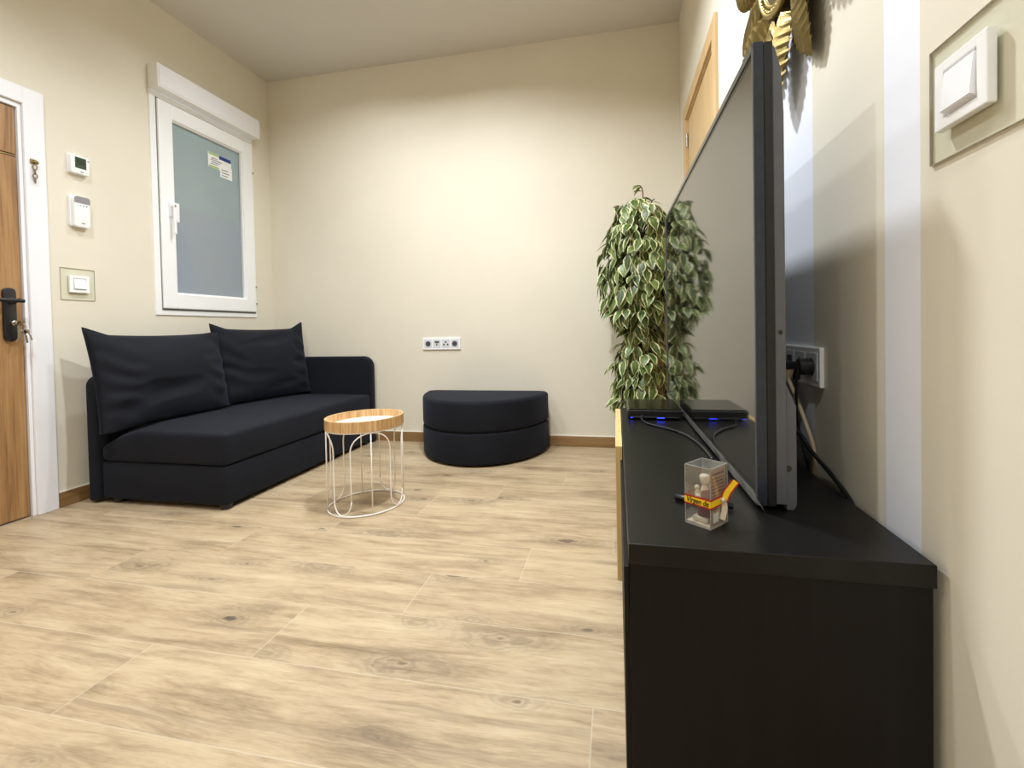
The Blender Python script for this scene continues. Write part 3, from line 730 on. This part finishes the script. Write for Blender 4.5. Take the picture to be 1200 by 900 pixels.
fg = put('figurine', tb(merge(rbox((.008, .008, .004), (BU-.010, BV-.014, .013), .002), lathe([(.010, .013), (.012, .020), (.007, .030), (.0085, .048), (.006, .060), (.003, .066)], (fx, fy, 0), 2, 16),
    sphere((fx, fy, .073), .0072, (1, 1, 1.15)), lathe([(.0078, .074), (.0086, .080), (.0066, .083)], (fx, fy, 0), 2, 14),
    sphere((fx-.011, fy-.006, .060), .0042), lathe([(.0050, .040), (.0045, .050), (.0025, .057)], (fx-.010, fy-.006, 0), 2, 12), sphere((fx-.006, fy-.009, .046), .0048))), 'cream', t, smooth=60)
put('robe', tb(lathe([(.0145, .014), (.0135, .030), (.0110, .046), (.0085, .056), (.0070, .058)], (fx+.002, fy+.001, 0), 2, 18)), 'dark_red', fg, smooth=60)
# ribbon round the box
rz0, rz1 = .034, .050; o_ = .0012
def band(z0, z1, k):
    return merge(rbox((-k, -k, z0), (BU+k, -k+.0006, z1), 0), rbox((-k, BV+k-.0006, z0), (BU+k, BV+k, z1), 0), rbox((-k, -k, z0), (-k+.0006, BV+k, z1), 0), rbox((BU+k-.0006, -k, z0), (BU+k, BV+k, z1), 0))
rb = put('ribbon', tb(band(rz0+.0025, rz1-.0025, o_)), 'yellow', t)
put('ribbon_border', tb(merge(band(rz0, rz0+.0026, o_+.0002), band(rz1-.0026, rz1, o_+.0002))), 'red', rb)
cu = bpy.data.curves.new('lettering', 'FONT'); cu.body = 'Virgen de'; cu.size = .0125; cu.shear = .25; cu.align_x = 'CENTER'; cu.align_y = 'CENTER'; cu.extrude = .00015; cu.offset = .0002
tmp = bpy.data.objects.new('lettering', cu); C.objects.link(tmp)
dg = bpy.context.evaluated_depsgraph_get(); me = bpy.data.meshes.new_from_object(tmp.evaluated_get(dg))
bm = bmesh.new(); bm.from_mesh(me); bpy.data.objects.remove(tmp); bpy.data.meshes.remove(me); bpy.data.curves.remove(cu)
xs = [v.co.x for v in bm.verts]; wd = max(xs)-min(xs); k = min(1, .040/wd)
bm.transform(Matrix.Translation((BU/2, -o_-.0003, (rz0+rz1)/2)) @ Matrix.Rotation(PI/2, 4, 'X') @ Matrix.Diagonal((k, 1.1, 1, 1)))
put('lettering', tb(bm), 'ink', rb)
def strip(pts, wid, th=.0006, side=Vector((.87, .49, 0))):
    bm = bmesh.new(); P = catmull(pts, 5); L = []
    for i, p in enumerate(P):
        d = (P[min(i+1, len(P)-1)]-P[max(i-1, 0)]).normalized(); s = (side-d*side.dot(d)).normalized(); n = d.cross(s)
        L.append([bm.verts.new(p+s*wid/2*a+n*th*b) for a, b in ((-1, -1), (1, -1), (1, 1), (-1, 1))])
    for A, B in zip(L, L[1:]):
        for q in range(4): bm.faces.new((A[q], A[(q+1) % 4], B[(q+1) % 4], B[q]))
    bm.faces.new(L[0][::-1]); bm.faces.new(L[-1]); bmesh.ops.recalc_face_normals(bm, faces=list(bm.faces)); return bm
kx = BU+.004; ky = BV*.62
put('knot', tb(merge(sphere((kx, ky, .044), .0052, (.8, 1.1, .8)), strip([(kx, ky, .045), (kx+.002, ky+.010, .047), (BU+.002, BV-.002, .052)], .006))), 'foil', rb)
tc = [Vector(q) for q in ((kx+.002, ky+.001, .046), (kx+.005, ky+.003, .056), (kx+.010, ky+.007, .066), (kx+.0165, ky+.011, .077))]
sd = Vector((.87, .49, 0)).normalized(); up_ = Vector((0, 0, -.3))
tl = put('ribbon_tail', tb(strip(tc, .0085, .0005)), 'yellow', rb)
put('tail_border', tb(merge(strip([q+(sd+up_)*.0052 for q in tc], .0022), strip([q-(sd+up_)*.0052 for q in tc], .0022))), 'red', tl)
put('lower_tail', tb(strip([(kx, ky, .042), (kx+.001, ky+.002, .028), (kx-.001, ky-.002, .010)], .009)), 'foil', rb)

# ------------------------------------------------------------------ sockets, plugs, cables
def sockets(label, make, group=None):
    """four-gang strip; make(u0,u1,z0,z1,d0,d1) boxes in plate coordinates: u along, z up, d out of the wall"""
    t, box, disc = make(label)
    put('plate', box(-.150, .150, -.045, .045, .0003, .010, .003), 'white', t)
    for k in range(4):
        c = -.1065+.071*k
        ins = put('insert', box(c-.030, c+.030, -.030, .032, .010, .0112, .0006), 'sock_mid', t)
        if k in (0, 3):
            put('socket_well', disc(c, 0, .0205, .0110, .0122), 'socket_grey', ins)
            put('pin_holes', merge(disc(c-.009, 0, .003, .0122, .0126), disc(c+.009, 0, .003, .0122, .0126)), 'bezel_black', ins)
        elif k == 1:
            put('port', merge(box(c-.016, c+.018, .006, .020, .0112, .0118, 0), box(c-.006, c+.004, -.012, .002, .0112, .0118, 0)), 'socket_grey', ins)
        else:
            put('port', merge(disc(c, .012, .007, .0112, .0120), disc(c-.015, -.006, .007, .0112, .0120), disc(c+.015, -.006, .007, .0112, .0120)), 'socket_grey', ins)
    return t
def mk_back(label):
    cx, cz = -1.295, .752
    t = thing('socket_strip', label, 'socket', (cx, YB, cz))
    box = lambda u0, u1, z0, z1, d0, d1, r: rbox((cx+u0, YB-d1, cz+z0), (cx+u1, YB-d0, cz+z1), r)
    disc = lambda u, z, r, d0, d1: lathe([(r, -d1), (r, -d0)], (cx+u, YB, cz+z), 1, 20)
    return t, box, disc
def mk_right(label):
    cy, cz = 1.316, .751
    t = thing('socket_strip', label, 'socket', (XR, cy, cz))
    box = lambda u0, u1, z0, z1, d0, d1, r: rbox((XR-d1, cy-u1, cz+z0), (XR-d0, cy-u0, cz+z1), r)
    disc = lambda u, z, r, d0, d1: lathe([(r, -d1), (r, -d0)], (XR, cy-u, cz+z), 0, 20)
    return t, box, disc
sockets('white four-gang socket strip on the back wall above the ottoman', mk_back)
sockets('white four-gang socket strip with plugs on the wall behind the television', mk_right)
t = thing('power_cable', 'black plug and thin black cable in the socket strip beside the television', 'cable', (XR-.012, 1.2095, .751))
put('plug', merge(lathe([(.0185, -.026), (.0195, -.012), (.0195, -.001)], (XR-.0125, 1.2095, .751), 0, 20), tube([(XR-.036, 1.2095, .751), (XR-.040, 1.213, .738), (XR-.040, 1.219, .722)], .0075, 10)), 'black_plastic', t, smooth=40)
put('cord', tube(catmull([(XR-.040, 1.219, .722), (XR-.034, 1.236, .68), (XR-.024, 1.262, .625), (XR-.016, 1.272, .59), (XR-.010, 1.262, .55), (XR-.007, 1.245, .51), (XR-.007, 1.235, .44)], 8), .003, 8), 'black_cable', t)
t = thing('beige_cable', 'beige cable with black-topped plug running down behind the television', 'cable', (XR-.012, 1.325, .745))
put('plug', merge(rbox((XR-.036, 1.298, .738), (XR-.0125, 1.338, .757), .004, 3)), 'black_plastic', t)
put('plug_boot', merge(lathe([(.006, -.030), (.013, -.012), (.015, 0)], (XR-.026, 1.316, .742), 2, 14)), 'beige_cable', t, smooth=40)
put('cord', tube(catmull([(XR-.026, 1.316, .713), (XR-.022, 1.292, .685), (XR-.018, 1.256, .645), (XR-.014, 1.226, .605), (XR-.008, 1.210, .565), (XR-.0075, 1.207, .51), (XR-.0075, 1.205, .43)], 8), .0048, 8), 'beige_cable', t)
tag(put('thick_cable', tube(catmull([(TX+.0725, 1.36, .66), (XR-.06, 1.31, .625), (XR-.030, 1.25, .598), (XR-.018, 1.19, .560), (XR-.0085, 1.11, .530), (XR-.0075, 1.03, .502), (XR-.0075, .97, .45)], 8), .0048, 8), 'black_cable', None, (XR-.02, 1.2, .56)),
    'thick black cable sagging from the television to the sideboard edge', 'cable')

# ------------------------------------------------------------------ gold leaf mirror
MC = Vector((XR, 1.318, 1.806))
t = thing('wall_mirror', 'round mirror ringed by big gold metal leaves above the television', 'mirror', MC)
put('rim', merge(tube([MC+Vector((-.034, .166*math.cos(u), .166*math.sin(u))) for u in [2*PI*i/48 for i in range(48)]], .009, 8, True),
    tube([MC+Vector((-.032, .146*math.cos(u), .146*math.sin(u))) for u in [2*PI*i/48 for i in range(48)]], .006, 8, True),
    lathe([(.170, -.030), (.170, -.022)], MC, 0, 48)), 'brass', t)
put('beading', merge(*[sphere(MC+Vector((-.038, .156*math.cos(u), .156*math.sin(u))), .0045, (1, 1, 1), 8, 6) for u in [2*PI*i/60 for i in range(60)]]), 'brass_light', t)
put('mirror_glass', lathe([(.141, -.0335), (.141, -.030)], MC, 0, 48), 'mirror', t)
put('back_ring', lathe([(.19, -.022), (.19, -.010), (.12, -.0005)], MC, 0, 40), 'tv_black', t)
def gold_leaf(ang, r0, length, wid, lift, twist):
    """pleated leaf: midrib along +t, folded sides, toothed tip"""
    bm = bmesh.new(); n, m = 30, 5; G = {}
    for i in range(n+1):
        s = i/n; prof = math.sin(PI*min(1, .06+s*.94)**.75)**.8 if s < 1 else 0
        prof = max(prof, .02); tooth = 1-.30*(i % 3 == 1)
        for j in range(-m, m+1):
            a = j/m; tt = s+.10*abs(a)*(1-s)
            w = a*wid/2*prof*(tooth if abs(j) == m else 1)
            h = lift*math.sin(s*PI*.6)+.016*(1-abs(a))*prof+.0035*math.cos(i*2*PI/3)*abs(a)*prof-.01*s*s
            rad = r0+length*tt
            G[i, j] = bm.verts.new((-(.020+h), w, rad))
    for i in range(n):
        for j in range(-m, m): bm.faces.new((G[i, j], G[i+1, j], G[i+1, j+1], G[i, j+1]))
    bmesh.ops.solidify(bm, geom=list(bm.faces), thickness=.0009)
    bm.transform(Matrix.Translation(MC) @ Matrix.Rotation(ang, 4, 'X') @ Matrix.Translation((0, 0, r0)) @ Matrix.Rotation(twist, 4, 'Z') @ Matrix.Translation((0, 0, -r0)))
    for f in bm.faces: f.smooth = False
    return bm
for k in range(14):
    put('gold_leaf', gold_leaf(2*PI*k/14+.05, .168, .240+.012*(k % 3), .140, .012+.018*(k % 2), .12*(-1)**k), 'brass', t)

# ------------------------------------------------------------------ variegated fig
PC = Vector((.155, 3.12, 0))
t = thing('potted_fig', 'tall potted fig with cream-edged leaves in the corner behind the television', 'plant', PC)
put('pot', lathe([(.085, .0005), (.105, .02), (.125, .22), (.13, .235), (.118, .235), (.112, .20)], PC, 2, 28), 'pot', t, smooth=40)
put('soil', lathe([(.111, .195), (.111, .212), (.05, .217)], PC, 2, 24), 'soil', t)
tr_pts = [(0, 0, .2), (.012, -.01, .42), (-.010, .008, .66), (.010, .0, .92), (-.006, .006, 1.18), (.010, .0, 1.44)]
put('stake', rbox((PC.x+.085, PC.y-.06, .2), (PC.x+.125, PC.y-.035, .66), .002), 'stake', t)
rnd = random.Random(11)
tufts = [(1.60, .86, .05), (.77, .55, .05), (.53, .33, .05)]
def hull(z):
    if z > 1.47: return .17*math.sqrt(max(.0, (1.64-z)/.17))+.02
    if z > .98: return .185+.045*math.sin((1.47-z)/.49*PI*.62)
    if z > .78: return .225-(.98-z)*.66
    if z > .52: return .093+.065*math.sin((.78-z)/.26*PI*.60)
    return .135+.03*math.sin((.52-z)/.2*PI)
bm = bmesh.new(); uvl = bm.loops.layers.uv.new('uv'); stems = []
def leaf(p, out, ln, wd, droop, rnd):
    d = (out*(1-droop)+Vector((0, 0, -1))*droop+Vector((rnd.uniform(-.3, .3), rnd.uniform(-.3, .3), rnd.uniform(-.2, .2)))).normalized()
    s = d.cross(out+Vector((rnd.uniform(-.5, .5), rnd.uniform(-.5, .5), rnd.uniform(-.1, .5)))).normalized(); n = s.cross(d)
    prof = [(0, .06), (.12, .55), (.32, .98), (.55, .86), (.78, .45), (.92, .16), (1, .0)]; rows = []
    for a, w in prof:
        c = p+d*ln*a+n*(-.12*ln*(a-.35)**2*2)
        if w == 0: rows.append([bm.verts.new(c)]); continue
        rows.append([bm.verts.new(c-s*wd/2*w+n*.10*wd*w), bm.verts.new(c), bm.verts.new(c+s*wd/2*w+n*.10*wd*w)])
    def face(vs, uv):
        f = bm.faces.new(vs); f.smooth = True
        for l, q in zip(f.loops, uv): l[uvl].uv = q
    for (A, (a, wa)), (B, (b_, wb)) in zip(zip(rows, prof), list(zip(rows, prof))[1:]):
        if len(B) == 3:
            face((A[0], A[1], B[1], B[0]), ((0, a), (.5, a), (.5, b_), (0, b_))); face((A[1], A[2], B[2], B[1]), ((.5, a), (1, a), (1, b_), (.5, b_)))
        else:
            face((A[0], A[1], B[0]), ((0, a), (.5, a), (.3, b_))); face((A[1], A[2], B[0]), ((.5, a), (1, a), (.7, b_)))
for k in range(980):
    while True:
        z = rnd.uniform(.34, 1.62)
        R = hull(z)
        if rnd.random() < R/.26: break
    a = rnd.uniform(0, 2*PI); rr = R*(1-.55*rnd.random()**2.2)*(1+.10*math.sin(3*a+z*9))
    out = Vector((math.cos(a), math.sin(a), 0)); p = PC+out*rr+Vector((0, 0, z+.03))
    if p.y > 3.33 or p.x > .36: continue
    leaf(p, (out+Vector((0, 0, .25))).normalized(), rnd.uniform(.085, .122), rnd.uniform(.050, .068), rnd.uniform(.55, .95), rnd)
# leafy shoot on top
shoots = [catmull([PC+Vector(p) for p in c], 6) for c in (((.0, 0, 1.44), (-.01, 0, 1.55), (.02, 0, 1.64), (.015, 0, 1.72), (-.015, 0, 1.735)),
    ((.0, 0, 1.42), (.04, .01, 1.54), (.07, -.01, 1.62), (.09, -.03, 1.635)), ((.0, 0, 1.42), (-.06, -.02, 1.53), (-.12, -.05, 1.60), (-.16, -.07, 1.59)))]
for sh in shoots:
    for q in range(7, len(sh), 3):
        a = rnd.uniform(0, 2*PI); leaf(sh[q], Vector((math.cos(a), math.sin(a)*.5, .25)).normalized(), .072, .040, .45, rnd)
for v in bm.verts: v.co.x = min(v.co.x, .425+.01*rnd.random()); v.co.y = min(v.co.y, 3.42+.01*rnd.random())
fo = put('foliage', bm, 'leaf', t); fo['kind'] = 'stuff'
for sh in shoots: put('shoot', tube(sh, .0035, 6), 'bark', t)
br = []
for k in range(26):
    z = rnd.uniform(.45, 1.42); a = rnd.uniform(0, 2*PI); R = hull(z)*.85; o2 = Vector((math.cos(a), math.sin(a), 0))
    br.append(tube(catmull([PC+Vector((0, 0, z)), PC+o2*R*.5+Vector((0, 0, z+.09)), PC+o2*R+Vector((0, 0, z+.04))], 5), .0035, 6))
put('trunk', merge(tube(catmull([PC+Vector(p) for p in tr_pts], 8), lambda s: .021*(1-.35*s), 10), *br), 'bark', t)

# ------------------------------------------------------------------ ceiling lights
def downlight(x, y, label, k=1., beam=150):
    t = thing('ceiling_light', label, 'ceiling light', (x, y, ZC), 'recessed ceiling lights')
    put('trim', lathe([(.062, -.0005), (.062, -.006), (.05, -.008), (.046, -.003), (.046, -.0005)], (x, y, ZC), 2, 32), 'white_paint', t, smooth=40)
    put('diffuser', lathe([(.045, -.0035), (.045, -.001)], (x, y, ZC), 2, 32), 'lamp', t)
    L = bpy.data.lights.new('downlight', 'AREA'); L.shape = 'DISK'; L.size = .14; L.spread = math.radians(beam); L.energy = POWER*k; L.color = (.945, .985, 1.02)
    o = bpy.data.objects.new('downlight', L); C.objects.link(o); o.location = (x, y, ZC-.012)
POWER = 21.5
for x, y, lb, *kk in ((-1.76, 2.58, 'recessed ceiling light nearest the window corner', .36, 150), (-.45, 1.72, 'recessed ceiling light above the television', 1.55),
                 (-.95, 2.45, 'recessed ceiling light in front of the half-round stool', .62), (-1.76, .85, 'recessed ceiling light in front of the oak door', .8, 142),
                 (-.02, -.55, 'added recessed fill light over the near end of the room', .62), (-1.7, -1.0, 'recessed ceiling light furthest from the window', .5, 130)):  # near-end light is added, placed to fill the wall behind the television
    downlight(x, y, lb, *kk)

# ------------------------------------------------------------------ world, camera, view
wd = bpy.data.worlds.new('dusk'); bpy.context.scene.world = wd; wd.use_nodes = True
nt = wd.node_tree; bg = nt.nodes['Background']
bg.inputs[0].default_value = lin((150, 165, 190)); bg.inputs[1].default_value = 6.5

cam = bpy.data.cameras.new('camera'); co = bpy.data.objects.new('camera', cam); C.objects.link(co)
f, cx, cy = 561.386, 600.95, 397.05
cam.sensor_width = 36; cam.sensor_fit = 'HORIZONTAL'; cam.lens = f/1200*36
cam.shift_x = -(cx-600)/1200; cam.shift_y = (cy-450)/1200
cam.clip_start = .02
R = ((0.97735054, -0.21104022, 0.01574627), (0.21064431, 0.97727788, 0.0235992), (-0.02036886, -0.01974783, 0.99959749))
m = Matrix.Identity(4)
for i in range(3):
    m[i][0] = R[i][0]; m[i][1] = R[i][2]; m[i][2] = -R[i][1]
m[2][3] = .85
co.matrix_world = m
sc = bpy.context.scene; sc.camera = co
sc.view_settings.view_transform = 'Standard'; sc.view_settings.look = 'None'
sc.view_settings.gamma = 1; sc.view_settings.use_curve_mapping = False
sc.view_settings.exposure = 0.32
try:
    sc.cycles.use_denoising = True; sc.cycles.max_bounces = 10; sc.cycles.diffuse_bounces = 6; sc.cycles.transparent_max_bounces = 12
    sc.cycles.caustics_reflective = False; sc.cycles.caustics_refractive = False; sc.cycles.sample_clamp_indirect = 6
except Exception: pass
